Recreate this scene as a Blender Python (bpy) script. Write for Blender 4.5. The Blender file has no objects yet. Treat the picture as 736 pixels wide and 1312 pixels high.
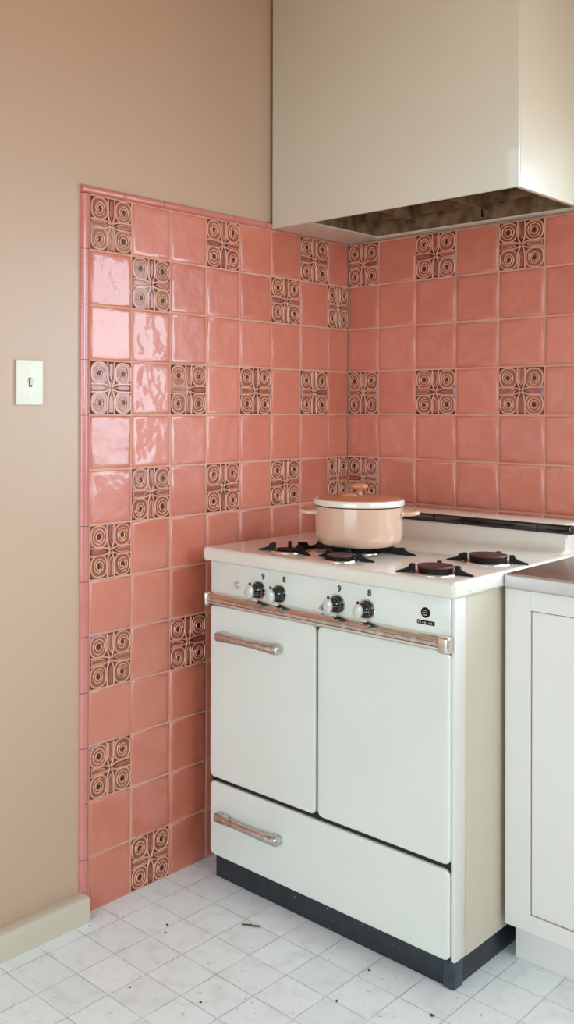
import bpy, bmesh, math, random
from mathutils import Vector, Matrix
random.seed(7)
S = bpy.context.scene
COL = S.collection
PI = math.pi

# ------------------------------------------------------------------ materials
def lin(c):
    return tuple((x / 12.92 if x <= .04045 else ((x + .055) / 1.055) ** 2.4) for x in [v / 255 for v in c]) + (1,)

def new_mat(name):
    m = bpy.data.materials.new(name); m.use_nodes = True
    nt = m.node_tree; b = nt.nodes['Principled BSDF']
    return m, nt, b

def N(nt, t, **kw):
    n = nt.nodes.new(t)
    for k, v in kw.items():
        if k.startswith('i_'):
            n.inputs[k[2:].replace('_', ' ')].default_value = v
        else:
            setattr(n, k, v)
    return n

def mat(name, rgb, rough=.5, metal=0, coat=0, ior=1.5, bump=0, bscale=20, var=0, vscale=3, vrgb=None, spots=None, sthr=.68, sscale=60, crough=.05):
    m, nt, b = new_mat(name)
    b.inputs['Roughness'].default_value = rough
    b.inputs['Metallic'].default_value = metal
    b.inputs['Coat Weight'].default_value = coat
    b.inputs['Coat Roughness'].default_value = crough
    b.inputs['IOR'].default_value = ior
    c = lin(rgb)
    b.inputs['Base Color'].default_value = c
    tc = N(nt, 'ShaderNodeNewGeometry')
    out = None
    if var:
        n = N(nt, 'ShaderNodeTexNoise'); n.inputs['Scale'].default_value = vscale; n.inputs['Detail'].default_value = 5
        nt.links.new(tc.outputs['Position'], n.inputs['Vector'])
        r = N(nt, 'ShaderNodeMapRange'); r.inputs['From Min'].default_value = .35; r.inputs['From Max'].default_value = .65
        r.inputs['To Max'].default_value = var
        nt.links.new(n.outputs['Fac'], r.inputs['Value'])
        mx = N(nt, 'ShaderNodeMix', data_type='RGBA'); mx.inputs['A'].default_value = c
        mx.inputs['B'].default_value = lin(vrgb) if vrgb else tuple(x * .6 for x in c[:3]) + (1,)
        nt.links.new(r.outputs[0], mx.inputs['Factor'])
        out = mx.outputs['Result']
    if spots:
        n = N(nt, 'ShaderNodeTexNoise'); n.inputs['Scale'].default_value = sscale; n.inputs['Detail'].default_value = 3
        nt.links.new(tc.outputs['Position'], n.inputs['Vector'])
        r = N(nt, 'ShaderNodeMapRange'); r.inputs['From Min'].default_value = sthr; r.inputs['From Max'].default_value = sthr + .03
        nt.links.new(n.outputs['Fac'], r.inputs['Value'])
        mx = N(nt, 'ShaderNodeMix', data_type='RGBA'); mx.inputs['B'].default_value = lin(spots)
        if out: nt.links.new(out, mx.inputs['A'])
        else: mx.inputs['A'].default_value = c
        nt.links.new(r.outputs[0], mx.inputs['Factor'])
        out = mx.outputs['Result']
    if out: nt.links.new(out, b.inputs['Base Color'])
    if bump:
        n = N(nt, 'ShaderNodeTexNoise'); n.inputs['Scale'].default_value = bscale; n.inputs['Detail'].default_value = 3
        nt.links.new(tc.outputs['Position'], n.inputs['Vector'])
        bp = N(nt, 'ShaderNodeBump'); bp.inputs['Strength'].default_value = 1; bp.inputs['Distance'].default_value = bump
        nt.links.new(n.outputs['Fac'], bp.inputs['Height'])
        nt.links.new(bp.outputs[0], b.inputs['Normal'])
        nt.links.new(bp.outputs[0], b.inputs['Coat Normal'])
    return m

M = {}
M['paint_wall'] = mat('tan wall paint', (198, 166, 140), .36, bump=.0006, bscale=35, var=.25, vscale=1.3, vrgb=(192, 159, 131))
M['peach_wall'] = mat('peach wall paint', (200, 168, 142), .8)
M['ceiling'] = mat('cream ceiling paint', (212, 188, 164), .85)
M['grout'] = mat('grout', (216, 162, 138), .8, var=.5, vscale=12, vrgb=(192, 136, 112))
M['tile_trim'] = mat('pink bullnose glaze', (206, 126, 112), .22, coat=.5, ior=1.55, bump=.0004, bscale=60, var=.4, vscale=9, vrgb=(190, 104, 92))
M['hood'] = mat('cream enamel hood', (220, 214, 195), .32, coat=.5, bump=.0002, bscale=6, var=.2, vscale=4, vrgb=(214, 206, 186))
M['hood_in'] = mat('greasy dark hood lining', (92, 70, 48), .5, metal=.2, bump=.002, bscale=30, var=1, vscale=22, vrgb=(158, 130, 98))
M['enamel'] = mat('white stove enamel', (226, 226, 212), .16, coat=.8, ior=1.5, bump=.0003, bscale=4, var=.15, vscale=5, vrgb=(214, 209, 190))
M['enamel_side'] = mat('painted stove side', (210, 196, 172), .38, bump=.0002, bscale=10, spots=(150, 128, 104), sthr=.74, sscale=45)
M['enamel_top'] = mat('stove top enamel', (228, 220, 204), .2, coat=.6, ior=1.5, bump=.0003, bscale=8, var=.3, vscale=9, vrgb=(218, 206, 186), spots=(160, 138, 116), sthr=.735, sscale=50)
M['enamel_post'] = mat('white corner post', (226, 219, 206), .3, bump=.0002, bscale=10)  # brightness of the lit strip put into a paler colour than the side
M['black_gap'] = mat('black seam', (22, 20, 19), .6)
M['black_paint'] = mat('chipped black enamel', (30, 36, 40), .35, bump=.0006, bscale=60, var=.6, vscale=30, vrgb=(46, 54, 58), spots=(150, 145, 135), sthr=.7, sscale=75)
M['post'] = mat('blue-black corner guard', (54, 70, 82), .35, var=.7, vscale=40, vrgb=(28, 34, 40))
M['black_gloss'] = mat('glossy black', (14, 13, 13), .12, coat=.6)
M['iron'] = mat('cast iron', (20, 16, 14), .6, ior=1.3, bump=.001, bscale=120, var=.6, vscale=60, vrgb=(44, 30, 24))
M['rust'] = mat('rusty burner cap', (104, 66, 50), .55, metal=.35, bump=.0008, bscale=90, var=.8, vscale=45, vrgb=(60, 38, 30))
M['chrome'] = mat('worn chrome', (226, 220, 210), .22, metal=1, bump=.0003, bscale=60, var=.15, vscale=50, vrgb=(178, 166, 154))
M['bronze'] = mat('tarnished chrome', (222, 222, 218), .34, metal=1, bump=.0008, bscale=110, var=.6, vscale=75, vrgb=(150, 142, 134))
M['cream_cap'] = mat('cream knob cap', (204, 198, 186), .2, coat=.6)
M['cab'] = mat('white cabinet paint', (232, 224, 212), .42, bump=.0002, bscale=9, var=.2, vscale=3, vrgb=(224, 213, 198))
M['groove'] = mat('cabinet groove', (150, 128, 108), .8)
M['steel'] = mat('stainless steel', (222, 222, 220), .4, metal=.8, bump=.0002, bscale=25, var=.3, vscale=6, vrgb=(190, 180, 170))
M['pot'] = mat('blush enamel', (212, 170, 142), .22, coat=.8, crough=.08)
M['pot_rim'] = mat('cream enamel', (230, 212, 192), .22, coat=.8)
M['dark_seal'] = mat('dark seal', (44, 34, 30), .5)
M['wood'] = mat('orange wood', (192, 120, 82), .38, coat=.3, bump=.0004, bscale=60, var=.5, vscale=22, vrgb=(176, 96, 58))
M['base_white'] = mat('baseboard paint', (206, 192, 170), .5, bump=.0007, bscale=25, spots=(170, 140, 112), sthr=.72, sscale=30)
M['switch'] = mat('ivory switch plastic', (232, 226, 204), .35)
M['switch_dark'] = mat('brown slot', (92, 70, 48), .6)
M['glyph'] = mat('grey printed mark', (66, 58, 52), .5)
M['window_frame'] = mat('window frame paint', (236, 232, 224), .5)
M['deco_base'] = mat('maroon relief glaze', (120, 46, 36), .28, coat=.5, var=.8, vscale=60, vrgb=(70, 32, 26), bump=.0008, bscale=150)
M['deco_ridge'] = mat('tan relief line', (224, 164, 130), .35, coat=.4, var=.5, vscale=50, vrgb=(206, 132, 106))
M['deco_ochre'] = mat('ochre glaze', (142, 70, 54), .32, coat=.5, var=.9, vscale=35, vrgb=(150, 94, 58))
M['deco_pink'] = mat('rose glaze', (176, 92, 74), .28, coat=.5, var=.8, vscale=45, vrgb=(140, 72, 52))
M['deco_dark'] = mat('dark relief centre', (44, 30, 30), .5, coat=.1, var=.7, vscale=22, vrgb=(112, 36, 26))
M['crumb'] = mat('dry crumb', (92, 66, 46), .8)

# glazed pink tile: colour differs a little from tile to tile
def tile_mat(name, off):
    m, nt, b = new_mat(name)
    b.inputs['Roughness'].default_value = .38
    b.inputs['IOR'].default_value = 1.75
    b.inputs['Coat Weight'].default_value = .6
    b.inputs['Coat Roughness'].default_value = .04
    g = N(nt, 'ShaderNodeNewGeometry')
    mx = N(nt, 'ShaderNodeMix', data_type='RGBA')
    mx.inputs['A'].default_value = lin((216, 123, 95)); mx.inputs['B'].default_value = lin((199, 106, 80))
    nt.links.new(g.outputs['Random Per Island'], mx.inputs['Factor'])
    n2 = N(nt, 'ShaderNodeTexNoise'); n2.inputs['Scale'].default_value = 14; n2.inputs['Detail'].default_value = 4
    nt.links.new(g.outputs['Position'], n2.inputs['Vector'])
    r2 = N(nt, 'ShaderNodeMapRange'); r2.inputs['From Min'].default_value = .4; r2.inputs['From Max'].default_value = .75; r2.inputs['To Max'].default_value = .35
    nt.links.new(n2.outputs['Fac'], r2.inputs['Value'])
    m2 = N(nt, 'ShaderNodeMix', data_type='RGBA'); m2.inputs['B'].default_value = lin((218, 138, 114))
    nt.links.new(mx.outputs['Result'], m2.inputs['A']); nt.links.new(r2.outputs[0], m2.inputs['Factor'])
    nt.links.new(m2.outputs['Result'], b.inputs['Base Color'])
    n = N(nt, 'ShaderNodeTexNoise'); n.inputs['Scale'].default_value = 14; n.inputs['Detail'].default_value = 2.5
    nt.links.new(g.outputs['Position'], n.inputs['Vector'])
    bp = N(nt, 'ShaderNodeBump'); bp.inputs['Distance'].default_value = .0036; bp.inputs['Strength'].default_value = 1
    nt.links.new(n.outputs['Fac'], bp.inputs['Height'])
    nt.links.new(bp.outputs[0], b.inputs['Normal']); nt.links.new(bp.outputs[0], b.inputs['Coat Normal'])
    return m
M['tile'] = tile_mat('glossy pink tile', 0)

# vinyl floor with thin dark joints, scuffs and specks
def floor_mat():
    m, nt, b = new_mat('white vinyl floor tile')
    L = nt.links.new
    g = N(nt, 'ShaderNodeNewGeometry'); sp = N(nt, 'ShaderNodeSeparateXYZ'); L(g.outputs['Position'], sp.inputs[0])
    def mth(op, a, bb=None, c=None):
        n = N(nt, 'ShaderNodeMath', operation=op)
        for i, v in enumerate((a, bb, c)):
            if v is None: continue
            if isinstance(v, (int, float)): n.inputs[i].default_value = v
            else: L(v, n.inputs[i])
        return n.outputs[0]
    wob = N(nt, 'ShaderNodeTexNoise'); wob.inputs['Scale'].default_value = 25; L(g.outputs['Position'], wob.inputs['Vector'])
    w = mth('MULTIPLY', mth('SUBTRACT', wob.outputs['Fac'], .5), .0022)
    P = .1214
    def line(co, off):
        t = mth('DIVIDE', mth('ADD', mth('SUBTRACT', co, off), w), P)
        d = mth('ABSOLUTE', mth('SUBTRACT', mth('FRACT', mth('ADD', t, .5)), .5))
        r = N(nt, 'ShaderNodeMapRange', interpolation_type='SMOOTHSTEP'); L(d, r.inputs['Value'])
        r.inputs['From Min'].default_value = .004; r.inputs['From Max'].default_value = .014; r.inputs['To Min'].default_value = 1; r.inputs['To Max'].default_value = 0
        return r.outputs[0], mth('FLOOR', t)
    lx, ix = line(sp.outputs['X'], .083); ly, iy = line(sp.outputs['Y'], -.9)
    ln = mth('MAXIMUM', lx, ly)
    wn = N(nt, 'ShaderNodeTexWhiteNoise', noise_dimensions='2D'); cb = N(nt, 'ShaderNodeCombineXYZ'); L(ix, cb.inputs[0]); L(iy, cb.inputs[1]); L(cb.outputs[0], wn.inputs['Vector'])
    def mix(a, bb, f):
        x = N(nt, 'ShaderNodeMix', data_type='RGBA')
        for k, v in (('A', a), ('B', bb)):
            if isinstance(v, tuple): x.inputs[k].default_value = v
            else: L(v, x.inputs[k])
        if isinstance(f, float): x.inputs['Factor'].default_value = f
        else: L(f, x.inputs['Factor'])
        return x.outputs['Result']
    def noise(sc, lo, hi, to=1., det=4, dist=0):
        n = N(nt, 'ShaderNodeTexNoise'); n.inputs['Scale'].default_value = sc; n.inputs['Detail'].default_value = det; n.inputs['Distortion'].default_value = dist
        L(g.outputs['Position'], n.inputs['Vector'])
        r = N(nt, 'ShaderNodeMapRange'); L(n.outputs['Fac'], r.inputs['Value']); r.inputs['From Min'].default_value = lo; r.inputs['From Max'].default_value = hi; r.inputs['To Max'].default_value = to
        return r.outputs[0]
    c = mix(lin((244, 248, 246)), lin((236, 240, 237)), wn.outputs['Value'])
    c = mix(c, lin((204, 202, 196)), noise(18, .5, .8, .5, 6))
    c = mix(c, lin((150, 134, 116)), noise(70, .66, .72, .55, 5, .6))
    c = mix(c, lin((110, 88, 70)), noise(130, .72, .76, .8, 2))
    c = mix(c, lin((128, 108, 90)), mth('MULTIPLY', ln, noise(9, .25, .62, .65)))
    L(c, b.inputs['Base Color'])
    b.inputs['Roughness'].default_value = .36
    bp = N(nt, 'ShaderNodeBump'); bp.inputs['Distance'].default_value = .0008; L(mth('SUBTRACT', 1.0, ln), bp.inputs['Height']); L(bp.outputs[0], b.inputs['Normal'])
    return m
M['floor'] = floor_mat()

# steel counter top, brown reflection of the pink tiles put into its colour
M['counter_top'] = mat('brushed steel worktop', (150, 122, 104), .3, metal=.85, bump=.0003, bscale=18, var=.7, vscale=8, vrgb=(120, 90, 74))

# ------------------------------------------------------------------ helpers
def link(name, bm, mats, parent=None, smooth=True, angle=35, loc=None):
    me = bpy.data.meshes.new(name)
    bmesh.ops.recalc_face_normals(bm, faces=bm.faces) if len(bm.faces) < 60000 else None
    bm.to_mesh(me); bm.free()
    if not isinstance(mats, (list, tuple)): mats = [mats]
    for m_ in mats: me.materials.append(M[m_])
    if smooth:
        for p in me.polygons: p.use_smooth = True
        me.set_sharp_from_angle(angle=math.radians(angle))
    o = bpy.data.objects.new(name, me); COL.objects.link(o)
    if parent:
        o.parent = parent
        o.matrix_parent_inverse = Matrix.Identity(4)
        o.location = -Vector(parent['org']) if 'org' in parent else (0, 0, 0)
    return o

def thing(name, label, cat, loc, group=None):
    o = bpy.data.objects.new(name, None); COL.objects.link(o)
    o.location = loc; o['label'] = label; o['category'] = cat; o.empty_display_size = .05
    if group: o['group'] = group
    ORG[name] = Vector(loc); return o
ORG = {}
def part(name, bm, mats, parent, world=True, **kw):
    """geometry given in world coordinates, re-based on the thing's origin"""
    root = parent
    off = Vector((0, 0, 0))
    p = parent
    while p: off += p.location; p = p.parent
    bmesh.ops.translate(bm, verts=bm.verts, vec=-off)
    return link(name, bm, mats, None, **kw) if parent is None else _lk(name, bm, mats, parent, **kw)
def _lk(name, bm, mats, parent, **kw):
    o = link(name, bm, mats, None, **kw); o.parent = parent; return o

def struct(name, bm, m, **kw):
    o = link(name, bm, m, **kw); o['kind'] = 'structure'; return o

def box(bm, lo, hi, bev=0, seg=2, mi=0, edges=None):
    r = bmesh.ops.create_cube(bm, size=1)
    vs = r['verts']
    for v in vs:
        v.co = Vector([(lo[i] + hi[i]) / 2 + v.co[i] * (hi[i] - lo[i]) for i in range(3)])
    fs = set(f for v in vs for f in v.link_faces)
    for f in fs: f.material_index = mi
    if bev:
        es = set(e for v in vs for e in v.link_edges)
        if edges: es = [e for e in es if edges(e)]
        rr = bmesh.ops.bevel(bm, geom=list(es), offset=bev, segments=seg, profile=.5, affect='EDGES', clamp_overlap=True)
        for f in rr['faces']: f.material_index = mi
    return vs

def prism(bm, pts, vec, mi=0, cap=True):
    """polygon (3d points) extruded along vec"""
    a = [bm.verts.new(p) for p in pts]; b = [bm.verts.new(Vector(p) + Vector(vec)) for p in pts]
    n = len(pts)
    for i in range(n):
        f = bm.faces.new((a[i], a[(i + 1) % n], b[(i + 1) % n], b[i])); f.material_index = mi
    if cap:
        f = bm.faces.new(a); f.material_index = mi
        f = bm.faces.new(b[::-1]); f.material_index = mi

def rrect(x0, x1, z0, z1, r, n=6):
    out = []
    for cx, cz, a0 in ((x1 - r, z1 - r, 0), (x0 + r, z1 - r, 90), (x0 + r, z0 + r, 180), (x1 - r, z0 + r, 270)):
        for k in range(n + 1):
            a = math.radians(a0 + 90 * k / n); out.append((cx + r * math.cos(a), cz + r * math.sin(a)))
    return out

def door_panel(bm, x0, x1, z0, z1, yb, yf, r=.016, e=.005, mi=0, dish=0):
    """rounded-corner enamel panel facing -y, edges rolled back"""
    rings = []
    prof = [(0, yb)] + [(e * (1 - math.cos(math.radians(a))), yf + e - e * math.sin(math.radians(a))) for a in (0, 22, 45, 68, 90)] + [(e + .01, yf), (e + .03, yf)]
    for ins, y in prof:
        rr = max(r - ins, .002)
        rings.append([bm.verts.new((x, y, z)) for x, z in rrect(x0 + ins, x1 - ins, z0 + ins, z1 - ins, rr)])
    n = len(rings[0])
    for a, b in zip(rings, rings[1:]):
        for i in range(n): bm.faces.new((a[i], a[(i + 1) % n], b[(i + 1) % n], b[i])).material_index = mi
    bm.faces.new(rings[-1]).material_index = mi
    bm.faces.new(rings[0][::-1]).material_index = mi

def lathe(bm, prof, c, axis='z', n=40, mi=0):
    rings = []
    c = Vector(c)
    def P(r, h, a):
        u, v = r * math.cos(a), r * math.sin(a)
        return c + (Vector((u, v, h)) if axis == 'z' else Vector((u, -h, v)))     # 'y': heights go towards -y
    for r, h in prof:
        if r < 1e-6: rings.append([bm.verts.new(P(0, h, 0))])
        else: rings.append([bm.verts.new(P(r, h, 2 * PI * k / n)) for k in range(n)])
    for a, b in zip(rings, rings[1:]):
        for i in range(n):
            j = (i + 1) % n
            if len(a) == 1 and len(b) == 1: continue
            if len(a) == 1: f = bm.faces.new((a[0], b[j], b[i]))
            elif len(b) == 1: f = bm.faces.new((a[i], a[j], b[0]))
            else: f = bm.faces.new((a[i], a[j], b[j], b[i]))
            f.material_index = mi
    return rings

def tube(bm, path, rad, n=10, closed=False, mi=0, sy=1., up=Vector((0, 0, 1)), caps=True):
    """sy squashes the section along the 'up' direction"""
    path = [Vector(p) for p in path]; m_ = len(path); rings = []
    for i, p in enumerate(path):
        if closed: t = path[(i + 1) % m_] - path[i - 1]
        else: t = path[min(i + 1, m_ - 1)] - path[max(i - 1, 0)]
        t.normalize()
        s = t.cross(up)
        if s.length < 1e-4: s = t.cross(Vector((1, 0, 0)))
        s.normalize(); w = s.cross(t).normalized()
        r = rad(i / (m_ - 1)) if callable(rad) else rad
        rings.append([bm.verts.new(p + s * r * math.cos(2 * PI * k / n) + w * r * sy * math.sin(2 * PI * k / n)) for k in range(n)])
    prs = list(zip(rings, rings[1:])) + ([(rings[-1], rings[0])] if closed else [])
    for a, b in prs:
        for i in range(n): bm.faces.new((a[i], a[(i + 1) % n], b[(i + 1) % n], b[i])).material_index = mi
    if not closed and caps:
        bm.faces.new(rings[0][::-1]).material_index = mi; bm.faces.new(rings[-1]).material_index = mi

# ------------------------------------------------------------------ room shell
RX, FY, CH = 3.5, -4.3, 2.75
TH = .1
SU = .1524           # wall tile pitch
W7 = .1189           # cut tile at the corner, left wall
B0 = .1286           # cut tile at the corner, back wall
YL = -(W7 + 7 * SU)  # left end of the tiled field
ZT = 13 * SU

bm = bmesh.new(); box(bm, (-TH - .02, FY - TH, -.08), (RX + TH, TH + .02, 0)); struct('floor', bm, 'floor', smooth=False)
bm = bmesh.new(); box(bm, (-TH - .02, FY - TH, CH), (RX + TH, TH + .02, CH + .08)); struct('ceiling', bm, 'ceiling', smooth=False)
bm = bmesh.new(); box(bm, (-TH, FY, 0), (-.008, .008, CH)); wall_left = struct('wall_left', bm, 'paint_wall', smooth=False)

def holed_wall(name, x0, x1, y0, y1, hx0, hx1, hz0, hz1, m, along='x'):
    bm = bmesh.new()
    def bx(a0, a1, z0, z1):
        if along == 'x': box(bm, (a0, y0, z0), (a1, y1, z1))
        else: box(bm, (y0, a0, z0), (y1, a1, z1))
    bx(x0, hx0, 0, CH); bx(hx1, x1, 0, CH); bx(hx0, hx1, 0, hz0); bx(hx0, hx1, hz1, CH)
    return struct(name, bm, m, smooth=False)
WX0, WX1, WZ0, WZ1 = 1.03, 2.25, 1.04, 2.19
wall_back = holed_wall('wall_back', -TH, RX + TH, .008, TH, WX0, WX1, WZ0, WZ1, 'paint_wall')
FX0, FX1, FZ0, FZ1 = 0.3, 2.8, .35, 2.1
wall_front = holed_wall('wall_front', -TH, RX + TH, FY - TH, FY, FX0, FX1, FZ0, FZ1, 'peach_wall')
SY0, SY1, SZ0, SZ1 = -2.0, -.2, 1.35, 2.6
wall_right = holed_wall('wall_right', FY, .008, RX, RX + TH, SY0, SY1, SZ0, SZ1, 'peach_wall', along='y')

def window(name, a0, a1, z0, z1, face, along='x'):
    bm = bmesh.new(); w = .035
    def bx(p0, p1, q0, q1, d0, d1):
        if along == 'x': box(bm, (p0, d0, q0), (p1, d1, q1), .003, 1)
        else: box(bm, (d0, p0, q0), (d1, p1, q1), .003, 1)
    d0, d1 = face - .03, face + .03
    bx(a0, a0 + w, z0, z1, d0, d1); bx(a1 - w, a1, z0, z1, d0, d1)
    bx(a0 + w, a1 - w, z0, z0 + w, d0, d1); bx(a0 + w, a1 - w, z1 - w, z1, d0, d1)
    mid = (a0 + a1) / 2; bx(mid - .018, mid + .018, z0 + w, z1 - w, d0 + .01, d1 - .01)
    return struct(name, bm, 'window_frame', smooth=False)
window('window_1', WX0, WX1, WZ0, WZ1, .05)
window('window_2', FX0, FX1, FZ0, FZ1, FY - .05)
window('window_3', SY0, SY1, SZ0, SZ1, RX + .05, 'y')  # unseen right-wall window, added and sized to brighten the hood side

# ------------------------------------------------------------------ wall tiles
DL = {(0, 0), (0, 3), (0, 6), (1, 1), (1, 5), (1, 7), (3, 0), (3, 2), (3, 4), (3, 6), (5, 1), (5, 3), (5, 5), (5, 7), (6, 0), (8, 0), (8, 2), (10, 0), (12, 1)}
DB = {(0, 0), (0, 2), (0, 4), (3, 0), (3, 2), (3, 4), (5, 0)}
G = .0026   # half joint

def mapL(u, v, n): return Vector((n, YL + u, v))
def mapB(u, v, n): return Vector((u, -n, v))

def pillow(bm, mp, u0, u1, v0, v1):
    u0 += G; u1 -= G; v0 += G; v1 -= G
    tu, tv = max(-.009, min(.009, random.gauss(0, .005))), max(-.009, min(.009, random.gauss(0, .004)))
    uc, vc = (u0 + u1) / 2, (v0 + v1) / 2
    prof = [(0, -.007), (.0003, -.0025), (.0016, -.0008), (.004, 0), (.012, .0003), (.022, -.0003), (.035, -.0006)]
    rings = []
    for ins, d in prof:
        rings.append([bm.verts.new(mp(u, v, d + (tu * (u - uc) * 2 + tv * (v - vc) * 2 if d > -.005 else 0))) for u, v in ((u0 + ins, v0 + ins), (u1 - ins, v0 + ins), (u1 - ins, v1 - ins), (u0 + ins, v1 - ins))])
    for a, b in zip(rings, rings[1:]):
        for i in range(4): bm.faces.new((a[i], a[(i + 1) % 4], b[(i + 1) % 4], b[i]))
    bm.faces.new(rings[-1])

LU = [k * SU for k in range(8)] + [7 * SU + W7]
bm = bmesh.new()
for r in range(13):
    for c in range(8):
        if (r, c) in DL: continue
        pillow(bm, mapL, LU[c], LU[c + 1], ZT - (r + 1) * SU, ZT - r * SU)
tl = link('pink_wall_tile', bm, 'tile', angle=60); tl.parent = wall_left
bm = bmesh.new(); box(bm, (-.008, YL - .001, 0), (-.0024, -.0005, ZT + .001)); gl = link('grout', bm, 'grout', smooth=False); gl.parent = wall_left

BU = [0, B0] + [B0 + k * SU for k in range(1, 17)]
bm = bmesh.new()
for r in range(7):
    for c in range(len(BU) - 1):
        if (r, c) in DB: continue
        z1 = ZT - r * SU; z0 = z1 - SU
        if BU[c + 1] > WX0 - .03 and z1 > .92 + SU: continue
        pillow(bm, mapB, BU[c], BU[c + 1], z0, z1)
tb = link('pink_wall_tile', bm, 'tile', angle=60); tb.parent = wall_back
bm = bmesh.new(); box(bm, (-.0024, .0024, ZT - 7 * SU), (B0 + 5 * SU, .008, ZT + .001)); box(bm, (B0 + 5 * SU, .0024, ZT - 7 * SU), (BU[-1], .008, ZT - 6 * SU + .001)); gb = link('grout', bm, 'grout', smooth=False); gb.parent = wall_back

# rounded pink border round the tiled area of the left wall
bm = bmesh.new()
def border(bm, path_fn, a0, a1):
    segs = 12
    prof = []
    for k in range(9):
        a = PI * k / 8; prof.append((.0155 - .0155 * math.cos(a), -.008 + .0135 * math.sin(a) ** .7))
    L_ = max(1, int(round((a1 - a0) / SU)))
    for s in range(L_):
        b0 = a0 + (a1 - a0) * s / L_ + .0008; b1 = a0 + (a1 - a0) * (s + 1) / L_ - .0008
        pts0 = [path_fn(b0, w_, d) for w_, d in prof]
        prism(bm, pts0, path_fn(b1, 0, 0) - path_fn(b0, 0, 0))
border(bm, lambda a, w_, d: Vector((d, YL - .0315 + w_, a)), .0, ZT + .0)
border(bm, lambda a, w_, d: Vector((d, a, ZT + .001 + w_ * .75)), YL - .031, -.002)
tt = link('tile_border', bm, 'tile_trim', angle=50); tt.parent = wall_left
tt['label'] = 'rounded pink bullnose border'

# decorative relief tile, unit -1..1 built in local u,v with n outward
def deco_mesh(seed):
    rnd = random.Random(seed)
    bm = bmesh.new(); h = (SU - 2 * G) / 2
    def P(u, v, n): return Vector((u * h, v * h, n))
    # base slab
    box(bm, (-h, -h, -.007), (h, h, -.0017), .0006, 1, 0)
    RW = .0026
    def ridge(pts, r=RW, mi=1):
        tube(bm, [P(u, v, -.0016) for u, v in pts], r, n=6, mi=mi, sy=.95, up=Vector((0, 0, 1)))
    def plate(pts, n0, mi):
        prism(bm, [P(u, v, -.004) for u, v in pts], (0, 0, n0 + .004), mi)
    jit = lambda s=.02: rnd.uniform(-s, s)
    for sx in (-1, 1):
        for sy_ in (-1, 1):
            cx, cy = sx * (.585 + jit(.015)), sy_ * (.56 + jit(.02))
            # ochre field
            sq = [(cx + .385 * math.copysign(abs(math.cos(a)) ** .75, math.cos(a)), cy + .40 * math.copysign(abs(math.sin(a)) ** .75, math.sin(a))) for a in [2 * PI * k / 28 for k in range(28)]]
            plate(sq, -.0012, 2 if rnd.random() < .7 else 3)
            tube(bm, [P(u, v, -.0012) for u, v in sq], RW * .9, n=6, mi=1, closed=True)
            # spiral or rings
            if rnd.random() < .6:
                a0 = rnd.uniform(0, 2 * PI); turns = 2.1
                pts = [(cx + (.28 - .20 * t) * math.cos(a0 + turns * 2 * PI * t), cy + (.30 - .21 * t) * math.sin(a0 + turns * 2 * PI * t)) for t in [k / 40 for k in range(41)]]
                tube(bm, [P(u, v, -.0006) for u, v in pts], RW * .75, n=5, mi=1)
            else:
                for rr in (.27, .15):
                    tube(bm, [P(cx + rr * (1 + jit(.05)) * math.cos(a), cy + rr * 1.05 * math.sin(a), -.0006) for a in [2 * PI * k / 24 for k in range(24)]], RW * .75, n=5, mi=1, closed=True)
            ce = [(cx + .085 * math.cos(a), cy + .1 * math.sin(a)) for a in [2 * PI * k / 12 for k in range(12)]]
            plate(ce, -.0002, 4)
            # outline running to the centre
            g1 = [(sx * .165, sy_ * .985), (sx * .155, sy_ * .6), (sx * .15, sy_ * .34), (sx * .11, sy_ * .2), (sx * .03, sy_ * .05)]
            g2 = [(sx * .985, sy_ * .155), (sx * .6, sy_ * .145), (sx * .36, sy_ * .14), (sx * .2, sy_ * .11), (sx * .03, sy_ * .03)]
            ridge(g1, RW * 1.0); ridge(g2, RW * 1.0)
    for k in range(4):
        a = k * PI / 2; ca, sa = math.cos(a), math.sin(a)
        R = lambda p: (p[0] * ca - p[1] * sa, p[0] * sa + p[1] * ca)
        pet = [R(p) for p in [(.24, 0), (.36, .06), (.5, .085), (.93, .085), (.93, -.085), (.5, -.085), (.36, -.06)]]
        plate(pet, -.0008, 3)
        tube(bm, [P(u, v, -.0008) for u, v in pet], RW * .5, n=5, mi=1 if rnd.random() < .5 else 3, closed=True)
    me = bpy.data.meshes.new('decorative_tile')
    bmesh.ops.recalc_face_normals(bm, faces=bm.faces)
    bm.to_mesh(me); bm.free()
    for k in ('deco_base', 'deco_ridge', 'deco_ochre', 'deco_pink', 'deco_dark'): me.materials.append(M[k])
    for p in me.polygons: p.use_smooth = True
    me.set_sharp_from_angle(angle=math.radians(50))
    return me
DM = [deco_mesh(s) for s in range(5)]
RL = Matrix(((0, 0, 1), (1, 0, 0), (0, 1, 0))).to_4x4()       # columns u=+y v=+z n=+x
RB = Matrix(((1, 0, 0), (0, 0, -1), (0, 1, 0))).to_4x4()      # columns u=+x v=+z n=-y
def put_deco(u0, u1, z0, parent, left, k):
    o = bpy.data.objects.new('decorative_tile', DM[k % 5]); COL.objects.link(o)
    o.parent = parent
    c = mapL((u0 + u1) / 2, z0 + SU / 2, 0) if left else mapB((u0 + u1) / 2, z0 + SU / 2, 0)
    rz = Matrix.Rotation(PI * (k % 2), 4, 'Z')
    sc = Matrix.Diagonal(((u1 - u0 - 2 * G) / (SU - 2 * G), 1, 1, 1))
    o.matrix_local = Matrix.Translation(c) @ (RL if left else RB) @ sc @ rz
    o['label'] = 'brown and tan relief tile with four spirals'
i = 0
for r, c in sorted(DL):
    put_deco(LU[c], LU[c + 1], ZT - (r + 1) * SU, wall_left, True, i); i += 1
for r, c in sorted(DB):
    put_deco(BU[c], BU[c + 1], ZT - (r + 1) * SU, wall_back, False, i); i += 2

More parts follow.
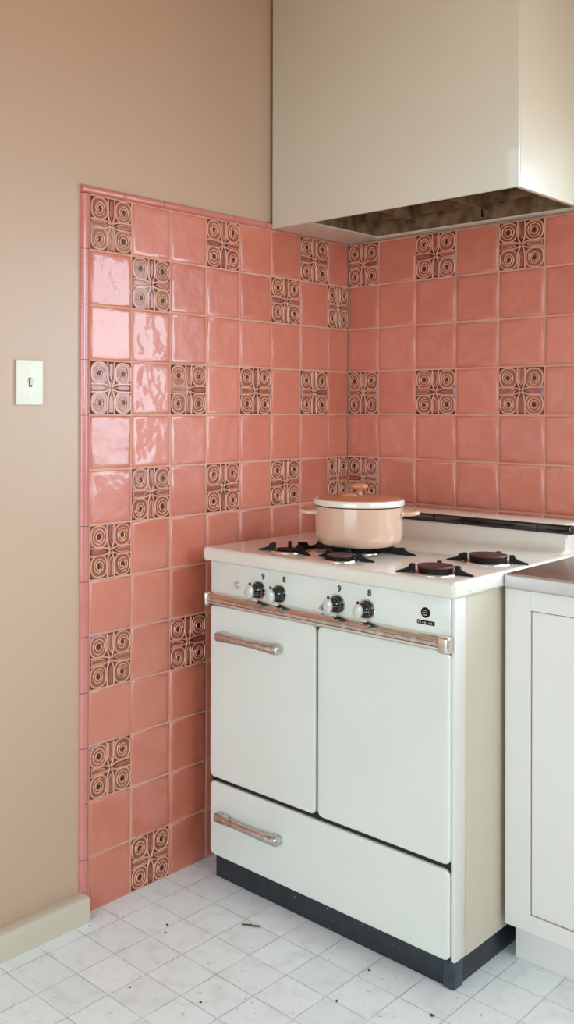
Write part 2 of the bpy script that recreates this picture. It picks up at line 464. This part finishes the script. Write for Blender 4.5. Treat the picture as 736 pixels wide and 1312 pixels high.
# ------------------------------------------------------------------ baseboard
bm = bmesh.new()
BH, BT = .068, .040
pr = [(-.008, 0), (BT, 0), (BT, BH - .012), (BT - .003, BH - .004), (BT - .010, BH), (.0, BH - .002), (-.008, BH - .004)]
pts = [Vector((x, FY, z)) for x, z in pr]
prism(bm, pts, (0, (YL - .026) - FY, 0))
bmesh.ops.bevel(bm, geom=[e for e in bm.edges if all(abs(v.co.y - (YL - .026)) < 1e-4 for v in e.verts)], offset=.003, segments=2, affect='EDGES')
struct('baseboard_left', bm, 'base_white', angle=40)

# ------------------------------------------------------------------ range hood
hood = thing('range_hood', 'large plain cream boxy range hood hanging over the stove in the corner', 'range hood', (0.43, -.21, 1.985))
HX0, HX1, HY, HZ = .0035, .869, -.425, 1.985
bm = bmesh.new()
t = .006
# outer shell without bottom: front, right side, left, back as slabs
box(bm, (HX0, HY, HZ), (HX1, HY + .010, CH - .001), .002, 2)
box(bm, (HX1 - .010, HY + .010, HZ), (HX1, -.0085, CH - .001), .0015, 1)
box(bm, (HX0, HY + .010, HZ + .001), (HX0 + .010, -.0085, CH - .001))
part('hood_body', bm, 'hood', hood, angle=30)
bm = bmesh.new()
# bottom ledges round the opening
OX0, OX1, OY0, OY1 = .150, .857, -.413, -.036
box(bm, (HX0 + .010, HY + .010, HZ), (OX0, -.0085, HZ + .006))
box(bm, (OX0, OY1, HZ), (HX1 - .010, -.0085, HZ + .006))
box(bm, (OX1, HY + .010, HZ), (HX1 - .010, OY1, HZ + .006))
part('bottom_ledge', bm, 'hood', hood, smooth=False)
bm = bmesh.new()
D = .22
box(bm, (OX0 - .004, OY1, HZ + .006), (OX1 + .003, OY1 + .004, HZ + D))
box(bm, (OX0 - .004, HY + .0105, HZ + .0062), (OX0, OY1, HZ + D))
box(bm, (OX1, HY + .0105, HZ + .006), (OX1 + .003, OY1, HZ + D))
box(bm, (OX0, HY + .0105, HZ + .002), (OX1, HY + .0125, HZ + D))
box(bm, (OX0 - .004, HY + .0105, HZ + D), (OX1 + .003, OY1 + .004, HZ + D + .004))
# folded stiffeners across the opening
for xx in (.33, .58):
    box(bm, (xx, OY0 + .002, HZ + .03), (xx + .006, OY1, HZ + .075))
box(bm, (OX0, -.10, HZ + .045), (OX1, -.094, HZ + .075))
part('inner_lining', bm, 'hood_in', hood, smooth=False)
bm = bmesh.new()
hx, hy = .575, -.085
tube(bm, [(hx, hy, HZ + .05), (hx, hy, HZ + .018), (hx + .003, hy - .006, HZ + .008), (hx + .010, hy - .010, HZ + .006), (hx + .014, hy - .010, HZ + .014)], .0028, 8)
part('filter_hook', bm, 'iron', hood)

# ------------------------------------------------------------------ light switch
sw = thing('light_switch', 'ivory toggle light switch on the tan wall left of the tiles', 'light switch', (-.008, -1.384, 1.457))
bm = bmesh.new()
box(bm, (-.008, -1.4265, 1.3985), (.0015, -1.3425, 1.517), .0035, 3)
part('switch_plate', bm, 'switch', sw)
bm = bmesh.new(); box(bm, (.001, -1.390, 1.446), (.0022, -1.379, 1.470), .0005, 1)
slot = part('toggle_slot', bm, 'switch_dark', sw)
bm = bmesh.new()
prism(bm, [(.001, -1.3875, 1.449), (.001, -1.3875, 1.464), (.011, -1.3875, 1.471), (.013, -1.3875, 1.463)], (0, .006, 0))
part('toggle', bm, 'switch', sw, angle=20)
for z in (1.429, 1.489):
    bm = bmesh.new(); lathe(bm, [(0, .0), (.0036, 0), (.0036, -.0008), (.003, -.002), (0, -.0022)], (0, 0, 0), 'y', 16)
    bmesh.ops.rotate(bm, verts=bm.verts, cent=(0, 0, 0), matrix=Matrix.Rotation(PI / 2, 3, 'Z'))
    for v in bm.verts: v.co.x = abs(v.co.x)
    bmesh.ops.translate(bm, verts=bm.verts, vec=(.0012, -1.384, z))
    part('screw', bm, 'bronze', sw)

# ------------------------------------------------------------------ gas range
rg = thing('gas_range', 'vintage white enamel gas range standing in the corner against the pink tiles', 'stove', (.49, -.46, 0))
X0, X1 = .089, .900
YF, YB = -.800, -.085
ZB, ZP0, ZS0, ZS1 = .070, .846, .941, .982
bm = bmesh.new()
box(bm, (X0 + .004, YF + .0065, ZB), (X1 - .006, YB, ZS0 - .002))
part('oven_carcass', bm, 'black_gap', rg, smooth=False)
bm = bmesh.new()   # side skins, front face frame turned round the corner
box(bm, (X1 - .006, YF + .054, ZB), (X1 - .001, YB, ZS0), .0015, 1)
part('side_panel', bm, 'enamel_side', rg)
bm = bmesh.new()
box(bm, (X0, YF + .020, ZB), (X0 + .004, YB, ZS0), .001, 1)
part('side_panel', bm, 'enamel_side', rg)
bm = bmesh.new()
box(bm, (X1 - .011, YF + .002, ZB + .004), (X1 + .0015, YF + .050, ZS0), .003, 2)
part('corner_post', bm, 'enamel_post', rg)
# base
bm = bmesh.new()
box(bm, (.096, -.782, 0), (.888, YB - .01, ZB + .004), .003, 2)
part('plinth', bm, 'black_paint', rg)
bm = bmesh.new()
box(bm, (.862, -.7885, 0), (.8935, -.745, ZB + .003), .005, 3)
part('plinth_corner', bm, 'post', rg)['label'] = 'blue-grey metal corner guard'
# doors and drawer
bm = bmesh.new(); door_panel(bm, .0905, .4855, .303, .811, YF + .007, YF - .004)
dl = part('oven_door', bm, 'enamel', rg)
bm = bmesh.new(); door_panel(bm, .4925, .8895, .303, .811, YF + .007, YF - .004)
part('oven_door', bm, 'enamel', rg)
bm = bmesh.new(); door_panel(bm, .0915, .8885, ZB + .004, .2905, YF + .007, YF - .004)
dw = part('broiler_drawer', bm, 'enamel', rg)
# control panel
bm = bmesh.new()
box(bm, (X0 + .001, YF + .001, ZP0 - .012), (X1 - .011, YF + .05, ZS0), .003, 2)
cp = part('control_panel', bm, 'enamel', rg)
# chrome moulding below the panel
bm = bmesh.new()
pf = [(YF + .001, .849), (YF - .010, .8475), (YF - .019, .843), (YF - .0235, .837), (YF - .0215, .8335), (YF - .018, .832), (YF - .018, .824), (YF - .0225, .8225), (YF - .0235, .8185), (YF - .020, .814), (YF - .010, .811), (YF + .001, .811)]
prism(bm, [(.092, y, z) for y, z in pf], (.792, 0, 0))
mb = part('chrome_moulding', bm, 'chrome', rg, angle=50)
bm = bmesh.new(); box(bm, (.098, YF - .0192, .8245), (.870, YF - .0176, .8318)); part('groove', bm, 'bronze', mb, smooth=False)
for xa, xb in ((.0835, .098), (.866, .898)):
    bm = bmesh.new(); box(bm, (xa, YF - .027, .809), (xb, YF + .001, .850), .007, 4)
    part('end_cap', bm, 'chrome', mb)
# cooktop slab with rolled front edge
bm = bmesh.new()
box(bm, (.077, -.822, ZS0), (.9125, -.095, ZS1), .010, 5)
ck = part('cooktop', bm, 'enamel_top', rg, angle=50)
# backsplash of the stove with black vent strip
bm = bmesh.new()
pf = [(-.095, ZS1 - .01), (-.205, ZS1 - .001), (-.185, ZS1 + .003), (-.176, ZS1 + .010), (-.172, ZS1 + .022), (-.170, 1.032), (-.170, 1.058), (-.166, 1.0625), (-.060, 1.0645), (-.060, ZS1 - .03), (-.095, ZS1 - .03)]
prism(bm, [(.077, y, z) for y, z in pf], (.806, 0, 0))
bs = part('back_guard', bm, 'enamel_top', rg, angle=50)
bm = bmesh.new(); box(bm, (.082, -.1765, 1.0345), (.9035, -.150, 1.0605), .006, 4)
vs = part('vent_strip', bm, 'black_gloss', rg); vs['label'] = 'black strip along the top of the back guard'
for xx in (.46, .56, .80):
    bm = bmesh.new(); box(bm, (xx, -.1785, 1.037), (xx + .0035, -.176, 1.0585))
    part('strip_joint', bm, 'iron', vs, smooth=False)

# handles
def handle(parent, x0, x1, z):
    bm = bmesh.new(); y0 = YF - .004
    n = 20; path = []
    for k in range(n + 1):
        t_ = k / n
        path.append((x0 + .008 + (x1 - x0 - .016) * t_, y0 - .020 - .006 * math.sin(PI * t_), z + .002 * math.sin(PI * t_)))
    tube(bm, path, lambda t_: .0112 + .0008 * math.cos(2 * PI * t_), 14, sy=1.0)
    hb = part('handle', bm, 'bronze', parent, angle=60)
    for xa, xb in ((x0, x0 + .047), (x1 - .04, x1)):
        bm = bmesh.new()
        box(bm, (xa, y0 - .030, z - .0125), (xb, y0 + .001, z + .0135), .008, 4)
        part('handle_mount', bm, 'bronze', hb, angle=50)
    bm = bmesh.new()   # ribs cast along the grip
    for k in range(3):
        zz = z - .005 + .005 * k
        tube(bm, [(x0 + .05 + (x1 - x0 - .096) * q / 10, y0 - .0285 - .006 * math.sin(PI * (.2 + .6 * q / 10)) + abs(k - 1) * .001, zz + .002) for q in range(11)], .0014, 6)
    for q in range(7):
        xx = x0 + .053 + q * .011
        box(bm, (xx, y0 - .0345, z - .004), (xx + .004, y0 - .0285, z + .006), .001, 1)
    part('handle_ribs', bm, 'chrome', hb)
handle(dl, .134, .374, .7255)
handle(dw, .131, .372, .1985)

# knobs
def knob(x, z, a):
    n_before = set(COL.objects)
    bm = bmesh.new(); yp = YF + .001
    lathe(bm, [(0, 0), (.0185, 0), (.0195, .003), (.0185, .006), (.0165, .008), (.0172, .011), (.0165, .016), (.014, .019), (.0125, .024), (.010, .030), (0, .031)], (x, yp, z), 'y', 32)
    k = part('knob', bm, 'black_gloss', rg, angle=50)
    bm = bmesh.new()
    lathe(bm, [(.0193, 0), (.0215, .0), (.0222, .0015), (.0215, .003), (.0193, .003)], (x, yp, z), 'y', 32)
    part('knob_ring', bm, 'chrome', k)
    bm = bmesh.new()
    lathe(bm, [(0, .030), (.0135, .030), (.0155, .033), (.0150, .037), (.010, .040), (0, .041)], (0, 0, 0), 'y', 28)
    for v in bm.verts: v.co.x *= .78; v.co.z *= 1.08
    bmesh.ops.rotate(bm, verts=bm.verts, cent=(0, 0, 0), matrix=Matrix.Rotation(a, 3, 'Y'))
    bmesh.ops.translate(bm, verts=bm.verts, vec=(x, yp, z))
    part('knob_cap', bm, 'cream_cap', k)
    bm = bmesh.new()
    box(bm, (x - .002, yp - .036, z + .014), (x + .002, yp - .030, z + .0215), .001, 1)
    part('pointer', bm, 'iron', k)
    bm = bmesh.new()
    tube(bm, [(x - .004, yp - .026, z - .016), (x + .004, yp - .022, z - .020), (x + .012, yp - .018, z - .0215)], .0032, 8)
    part('knob_lever', bm, 'cream_cap', k)  # short pale tube below the knob
    base = Vector((x, YF + .001, z)) - ORG['gas_range']
    for o in set(COL.objects) - n_before:
        o.data.transform(Matrix.Translation(base) @ Matrix.Scale(1.18, 4) @ Matrix.Translation(-base))
for x, z, a in ((.280, .8775, .2), (.356, .877, -.15), (.554, .878, .1), (.648, .878, .25)): knob(x, z, a)

FONT = None
def glyph(txt, x, z, size, parent, name, y=YF + .0006):
    cu = bpy.data.curves.new(name, 'FONT'); cu.body = txt; cu.size = size; cu.extrude = .0004; cu.align_x = 'CENTER'; cu.align_y = 'CENTER'; cu.offset = .0009
    o = bpy.data.objects.new(name, cu); COL.objects.link(o)
    dg = bpy.context.evaluated_depsgraph_get()
    me = bpy.data.meshes.new_from_object(o.evaluated_get(dg)); me.name = name
    bpy.data.objects.remove(o); 
    me.transform(Matrix.Translation((x, y, z)) @ Matrix.Rotation(PI / 2, 4, 'X'))
    me.materials.clear(); me.materials.append(M['glyph'])
    bm = bmesh.new(); bm.from_mesh(me); bpy.data.meshes.remove(me)
    return part(name, bm, 'glyph', parent, smooth=False)
for t_, x, z in (('9', .2957, .9165), ('8', .373, .918), ('9', .5615, .918), ('8', .656, .920)):
    glyph(t_, x, z, .022, rg, 'printed_number')
# small round dial at the left, two pilot valves, maker badge
bm = bmesh.new()
lathe(bm, [(.0075, 0), (.0105, 0), (.0110, .0012), (.0100, .002), (.0080, .0018), (.0075, 0)], (.195, YF + .001, .880), 'y', 28)
box(bm, (.192, YF - .0006, .876), (.198, YF + .001, .879)); tube(bm, [(.192, YF, .879), (.193, YF, .8835), (.195, YF, .885), (.197, YF, .8835), (.198, YF, .879)], .0009, 6)
part('dial', bm, 'bronze', rg)
for x, z in ((.243, .865), (.510, .862)):
    bm = bmesh.new()
    lathe(bm, [(0, 0), (.0095, 0), (.0095, .004), (.007, .006), (.006, .014), (.0045, .016), (0, .0165)], (x, YF + .001, z), 'y', 20)
    part('pilot_valve', bm, 'bronze', rg, angle=40)
bm = bmesh.new()
lathe(bm, [(0, .0022), (.0115, .0022), (.0128, .001), (.0128, 0), (0, 0)], (.8205, YF + .001, .8955), 'y', 32)
bd = part('badge', bm, 'iron', rg); bd['label'] = 'round dark badge'
bm = bmesh.new()
for k, (w_, dz) in enumerate(((.010, .0055), (.015, .0), (.011, -.0055))):
    box(bm, (.8205 - w_ / 2, YF - .0018, .8955 + dz - .0009), (.8205 + w_ / 2, YF - .0008, .8955 + dz + .0009))
part('badge_mark', bm, 'bronze', bd, smooth=False)
bm = bmesh.new(); box(bm, (.797, YF - .0010, .8665), (.846, YF + .001, .8765), .0008, 1)
nb = part('name_plate', bm, 'iron', rg); nb['label'] = 'narrow dark name plate'
bm = bmesh.new()
for k, (w_, hh) in enumerate(((.003, .004), (.002, .0055), (.004, .003), (.003, .005), (.002, .004), (.004, .0035), (.003, .005))):
    box(bm, (.8005 + k * .0061, YF - .0018, .8715 - hh / 2), (.8005 + k * .0061 + w_, YF - .0009, .8715 + hh / 2))
part('plate_mark', bm, 'chrome', nb, smooth=False)

# burners
def burner(x, y, rc, ring, arms, zc=.999, cap=True, fr=None):
    z0 = ZS1
    bm = bmesh.new()   # chrome drip ring
    lathe(bm, [(ring * .72, z0 - .001), (ring * .75, z0 + .0015), (ring * .86, z0 + .0045), (ring * .96, z0 + .004), (ring, z0 + .001), (ring, z0 - .001)], (x, y, 0), 'z', 48)
    lathe(bm, [(0, z0 + .0006), (ring * .75, z0 + .0006)], (x, y, 0), 'z', 48, 1)
    b_ = part('drip_ring', bm, ['chrome', 'iron'], rg, angle=50)
    bm = bmesh.new()
    lathe(bm, [(0, z0), (rc * .8, z0), (rc * .95, z0 + .004), (rc * .95, zc - .006), (rc * .8, zc - .0055), (0, zc - .0055)], (x, y, 0), 'z', 40)
    for k in range(28):
        a = 2 * PI * k / 28
        box_c = Vector((x + rc * .93 * math.cos(a), y + rc * .93 * math.sin(a), 0))
        box(bm, (box_c.x - .0015, box_c.y - .0015, zc - .010), (box_c.x + .0015, box_c.y + .0015, zc - .004))
    part('burner_head', bm, 'iron', b_, angle=50)
    if cap:
        bm = bmesh.new()
        lathe(bm, [(0, zc - .005), (rc * .98, zc - .005), (rc, zc - .003), (rc * .97, zc - .0005), (rc * .8, zc + .0005), (0, zc + .001)], (x, y, 0), 'z', 40)
        part('burner_cap', bm, 'rust', b_, angle=50)
    for deg, L_ in arms:      # each cast arm is high by the burner head and runs out to a low foot
        bm = bmesh.new()
        a = math.radians(deg)
        r0 = rc + .004
        pf = [(r0, z0 + .004), (r0 + .010, z0 + .003), (L_ * .75, z0 + .001), (L_, z0 - .0005), (L_ + .020, z0 - .0005), (L_ + .018, z0 + .003), (L_ - .002, z0 + .009), (L_ - .012, z0 + .014), (L_ - .016, z0 + .021), ((r0 + L_) / 2 + .001, z0 + .0185), (r0 + .010, z0 + .0235), (r0, z0 + .0225)]
        ca, sa = math.cos(a), math.sin(a); hw = .0048
        prism(bm, [(x + p * ca + hw * sa, y + p * sa - hw * ca, z) for p, z in pf], (-2 * hw * sa, 2 * hw * ca, 0))
        part('grate_arm', bm, 'iron', b_, angle=40)
burner(.318, -.712, .036, .056, ((205, .072), (85, .085), (128, .078), (345, .078)), zc=.994, cap=False)
burner(.522, -.742, .036, .046, ((25, .072), (165, .074), (100, .070)), zc=1.000)
burner(.808, -.734, .045, .058, ((213, .078), (12, .076), (112, .085)), zc=1.003)
burner(.815, -.485, .050, .062, ((200, .090), (24, .082), (92, .085)), zc=1.005)
burner(.462, -.570, .050, .066, ((15, .145), (195, .145), (262, .125), (80, .12)), zc=.999)

# ------------------------------------------------------------------ casserole pot
PX, PY, PZ = .469, -.586, ZS1 + .0238
pot = thing('casserole_pot', 'blush pink enamel casserole pot with wooden lid standing on the stove', 'pot', (PX, PY, PZ))
R = .1225
bm = bmesh.new()
lathe(bm, [(0, PZ), (R - .028, PZ), (R - .016, PZ + .003), (R - .006, PZ + .011), (R - .001, PZ + .024), (R, PZ + .040), (R + .001, 1.116), (R - .004, 1.116), (R - .004, PZ + .03), (R - .02, PZ + .006), (0, PZ + .006)], (PX, PY, 0), 'z', 96)
part('pot_body', bm, 'pot', pot, angle=50)
bm = bmesh.new()
lathe(bm, [(R - .006, 1.116), (R + .0012, 1.116), (R + .0015, 1.1195), (R - .006, 1.1195)], (PX, PY, 0), 'z', 96)
part('seal', bm, 'dark_seal', pot)  # thin dark band between pot body and lid
bm = bmesh.new()
lathe(bm, [(0, 1.1190), (R + .003, 1.1190), (R + .0055, 1.121), (R + .006, 1.130), (R + .004, 1.1355), (R - .002, 1.1375), (R - .006, 1.1365), (R - .010, 1.134), (0, 1.134)], (PX, PY, 0), 'z', 96)
ld = part('lid', bm, 'pot_rim', pot, angle=40)
bm = bmesh.new()
lathe(bm, [(R - .0075, 1.1335), (R - .0085, 1.1370), (R - .012, 1.1385), (.07, 1.1435), (.03, 1.1465), (0, 1.147)], (PX, PY, 0), 'z', 96)
part('lid_panel', bm, 'wood', ld, angle=50)['label'] = 'orange wooden lid disc'
# wooden knob: a short stem with an oblong grip
vd = Vector((.81, .586, 0))
bm = bmesh.new()
lathe(bm, [(.013, 1.145), (.010, 1.151), (.010, 1.158), (.013, 1.163)], (PX, PY, 0), 'z', 24)
n0 = len(bm.verts)
r_ = bmesh.ops.create_uvsphere(bm, u_segments=28, v_segments=16, radius=1)
for v in r_['verts']:
    c_ = v.co.copy()
    c_ = Vector([math.copysign(abs(q) ** .8, q) for q in c_])
    w_ = Vector((c_.x * .026, c_.y * .016, c_.z * .0105))
    v.co = Vector((PX, PY, 1.170)) + vd * w_.x + Vector((-vd.y, vd.x, 0)) * w_.y + Vector((0, 0, w_.z))
part('lid_knob', bm, 'wood', ld, angle=60)
# pale spoon-rest notch piece in front of the knob
bm = bmesh.new()
fd = Vector((.586, -.81, 0))
r_ = bmesh.ops.create_uvsphere(bm, u_segments=24, v_segments=12, radius=1)
for v in r_['verts']:
    c_ = v.co.copy()
    v.co = Vector((PX, PY, 1.1465)) + fd * .028 - vd * .028 + vd * c_.x * .024 + Vector((-vd.y, vd.x, 0)) * c_.y * .015 + Vector((0, 0, c_.z * .0075))
part('lid_button', bm, 'wood', ld, angle=60)
bm = bmesh.new()
tube(bm, [tuple(Vector((PX, PY, 1.152)) + vd * (.024 + .006 * k) + fd * .004 + Vector((0, 0, -.0006 * k))) for k in range(4)], .0034, 10)
part('lid_pin', bm, 'chrome', ld)
for s in (-1, 1):
    bm = bmesh.new(); w_ = .036; L_ = .042
    path = []
    side = Vector((-vd.y, vd.x, 0))
    def hp(a, b, z): return Vector((PX, PY, 0)) + vd * s * (R + a) + side * b + Vector((0, 0, z))
    z = 1.0975
    path.append(hp(-.010, -w_, z)); path.append(hp(.006, -w_, z))
    for k in range(9):
        a = PI / 2 * k / 8; path.append(hp(.014 + (L_ - .016) * math.sin(a), -w_ + .020 * (1 - math.cos(a)), z + .002 * math.sin(a)))
    for k in range(9):
        a = PI / 2 * k / 8; path.append(hp(.014 + (L_ - .016) * math.cos(a), w_ - .020 * (1 - math.sin(a)), z + .002 * math.cos(a)))
    path.append(hp(.006, w_, z)); path.append(hp(-.010, w_, z))
    tube(bm, path, lambda t_: .0082, 12, sy=.8)
    for b_ in (-w_, w_):
        r_ = bmesh.ops.create_uvsphere(bm, u_segments=16, v_segments=10, radius=1)
        for v in r_['verts']: c_ = v.co.copy(); v.co = hp(-.004, b_, z) + vd * c_.x * .008 + side * c_.y * .012 + Vector((0, 0, c_.z * .0095))
    part('handle', bm, 'pot', pot, angle=60)

# ------------------------------------------------------------------ base cabinet
cb = thing('base_cabinet', 'white base cabinet with a recessed-panel door right of the stove', 'cabinet', (1.4, -.3, 0))
CX0, CX1, CYF = .9145, 1.90, -.557
bm = bmesh.new()
box(bm, (CX0, CYF, .096), (CX1, -.009, .9405))
part('cabinet_body', bm, 'cab', cb, smooth=False)
bm = bmesh.new(); box(bm, (CX0 + .008, -.540, 0), (CX1 - .008, -.02, .096), .001, 1)
part('toe_kick', bm, 'cab', cb)
def shaker(x0, x1, z0, z1, sx0):
    yf, yb = -.577, CYF
    bm = bmesh.new()
    st = .062; rz = .043; rt = .048
    if sx0: st0 = sx0
    else: st0 = st
    box(bm, (x0, yf, z0), (x0 + st0, yb, z1), .0012, 1)
    box(bm, (x1 - st, yf, z0), (x1, yb, z1), .0012, 1)
    box(bm, (x0 + st0, yf + .0003, z0), (x1 - st, yb, z0 + rz), .0008, 1)
    box(bm, (x0 + st0, yf + .0003, z1 - rt), (x1 - st, yb, z1), .0008, 1)
    d = part('door', bm, 'cab', cb, angle=30)
    bm = bmesh.new(); box(bm, (x0 + st0 + .0025, yf + .004, z0 + rz + .0025), (x1 - st - .0025, yb, z1 - rt - .0025), .001, 1)
    part('door_panel', bm, 'cab', d, angle=30)
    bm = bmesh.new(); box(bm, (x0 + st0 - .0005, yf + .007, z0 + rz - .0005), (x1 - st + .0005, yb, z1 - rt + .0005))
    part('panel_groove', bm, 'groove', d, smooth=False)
    return d
shaker(.9125, 1.405, .094, .9395, .0665)
shaker(1.410, 1.902, .094, .9395, None)

ct = thing('countertop', 'stainless steel countertop with a rounded front edge on the white cabinet', 'countertop', (1.4, -.3, .941))
bm = bmesh.new()
box(bm, (.9140, -.590, .9415), (1.93, -.572, .978), .006, 4)
box(bm, (.9140, -.580, .9415), (1.93, -.009, .974))
part('steel_edge', bm, 'steel', ct, angle=40)
bm = bmesh.new()
box(bm, (.9142, -.578, .974), (1.93, -.009, .9775), .001, 1)
part('worktop', bm, 'counter_top', ct, angle=40)

# ------------------------------------------------------------------ floor debris
tw = bmesh.new()
tube(tw, [(.338, -.932, .003), (.352, -.922, .004), (.368, -.914, .0035), (.380, -.903, .003)], .0022, 7)
tube(tw, [(.352, -.922, .004), (.358, -.916, .005)], .0014, 6)
o = link('twig', tw, 'crumb'); o['label'] = 'thin dry twig lying on the white floor tiles before the stove'; o['category'] = 'twig'
for k, (x, y, s_) in enumerate(((.198, -1.075, .0040), (.222, -1.105, .0030), (.720, -1.018, .0034), (.905, -.905, .0048), (.700, -.860, .0038), (.34, -1.33, .003), (.50, -1.25, .003))):
    bm = bmesh.new(); r_ = bmesh.ops.create_icosphere(bm, subdivisions=2, radius=1)
    for v in r_['verts']:
        c_ = v.co * (1 + random.uniform(-.25, .25)); v.co = Vector((c_.x * s_ * 1.2, c_.y * s_ * .8, max(c_.z, -.7) * s_ * .6 + s_ * .42))
    o = link('crumb', bm, 'crumb'); o.location = (x, y, 0); o.rotation_euler.z = random.uniform(0, 3)
    o['label'] = 'tiny brown crumb of dirt lying on the white floor tiles'; o['category'] = 'crumb'; o['group'] = 'crumbs on the floor'

# ------------------------------------------------------------------ camera
F = 1236.868; PXO, PYO = -121.7187, -131.7089
yaw, pitch, roll = .79524, 0, .0019
cy, sy = math.cos(yaw), math.sin(yaw)
f = Vector((-sy, cy, 0)); r = Vector((cy, sy, 0)); u = r.cross(f)
cr, sr = math.cos(roll), math.sin(roll)
r2 = cr * r + sr * u; u2 = -sr * r + cr * u
cam = bpy.data.cameras.new('camera'); co = bpy.data.objects.new('camera', cam); COL.objects.link(co)
co.matrix_world = Matrix.Translation((2.09708, -2.84752, 1.38863)) @ Matrix((r2, u2, -f)).transposed().to_4x4()
cam.sensor_fit = 'HORIZONTAL'; cam.sensor_width = 36; cam.lens = F / 736 * 36
# with AUTO/HORIZONTAL fit the shift is in units of the frame width
cam.shift_x = -PXO / 736; cam.shift_y = PYO / 736
cam.clip_start = .02
S.camera = co

# ------------------------------------------------------------------ light: daylight through the windows
w = bpy.data.worlds.new('world'); S.world = w; w.use_nodes = True
bg = w.node_tree.nodes['Background']; bg.inputs['Strength'].default_value = 1.0
# a cool overcast sky above the horizon, brighter towards the back, over warm dry ground
nt = w.node_tree; L = nt.links.new
tc = nt.nodes.new('ShaderNodeTexCoord'); sp = nt.nodes.new('ShaderNodeSeparateXYZ'); L(tc.outputs['Generated'], sp.inputs[0])
r1 = nt.nodes.new('ShaderNodeMapRange'); r1.interpolation_type = 'SMOOTHSTEP'; L(sp.outputs['Z'], r1.inputs['Value'])
r1.inputs['From Min'].default_value = -.32; r1.inputs['From Max'].default_value = .05
r2 = nt.nodes.new('ShaderNodeMapRange'); dp = nt.nodes.new('ShaderNodeVectorMath'); dp.operation = 'DOT_PRODUCT'; dp.inputs[1].default_value = (.90, .44, 0); L(tc.outputs['Generated'], dp.inputs[0]); L(dp.outputs['Value'], r2.inputs['Value'])
r2.inputs['From Min'].default_value = -.6; r2.inputs['From Max'].default_value = .6
sk = nt.nodes.new('ShaderNodeMix'); sk.data_type = 'RGBA'; L(r2.outputs[0], sk.inputs['Factor'])
SKF, SKB, GRD = (4.1, 5.8, 7.3), (6.9, 9.0, 10.7), (2.7, 2.1, 1.6)
sk.inputs['A'].default_value = SKF + (1,); sk.inputs['B'].default_value = SKB + (1,)
gm = nt.nodes.new('ShaderNodeMix'); gm.data_type = 'RGBA'; L(r1.outputs[0], gm.inputs['Factor'])
gm.inputs['A'].default_value = GRD + (1,); L(sk.outputs['Result'], gm.inputs['B']); L(gm.outputs['Result'], bg.inputs['Color'])
def portal(name, loc, rot, sx, sz):
    l = bpy.data.lights.new(name, 'AREA'); l.shape = 'RECTANGLE'; l.size = sx; l.size_y = sz
    l.cycles.is_portal = True
    o = bpy.data.objects.new(name, l); COL.objects.link(o); o.location = loc; o.rotation_euler = rot
portal('window_portal', ((WX0 + WX1) / 2, .1, (WZ0 + WZ1) / 2), (-PI / 2, 0, 0), WX1 - WX0, WZ1 - WZ0)
portal('window_portal', ((FX0 + FX1) / 2, FY - .1, (FZ0 + FZ1) / 2), (PI / 2, 0, 0), FX1 - FX0, FZ1 - FZ0)
portal('window_portal', (RX + .1, (SY0 + SY1) / 2, (SZ0 + SZ1) / 2), (PI / 2, 0, PI / 2), SY1 - SY0, SZ1 - SZ0)

S.view_settings.view_transform = 'Standard'; S.view_settings.look = 'None'
S.view_settings.gamma = 1; S.view_settings.exposure = -.2; S.view_settings.use_curve_mapping = False
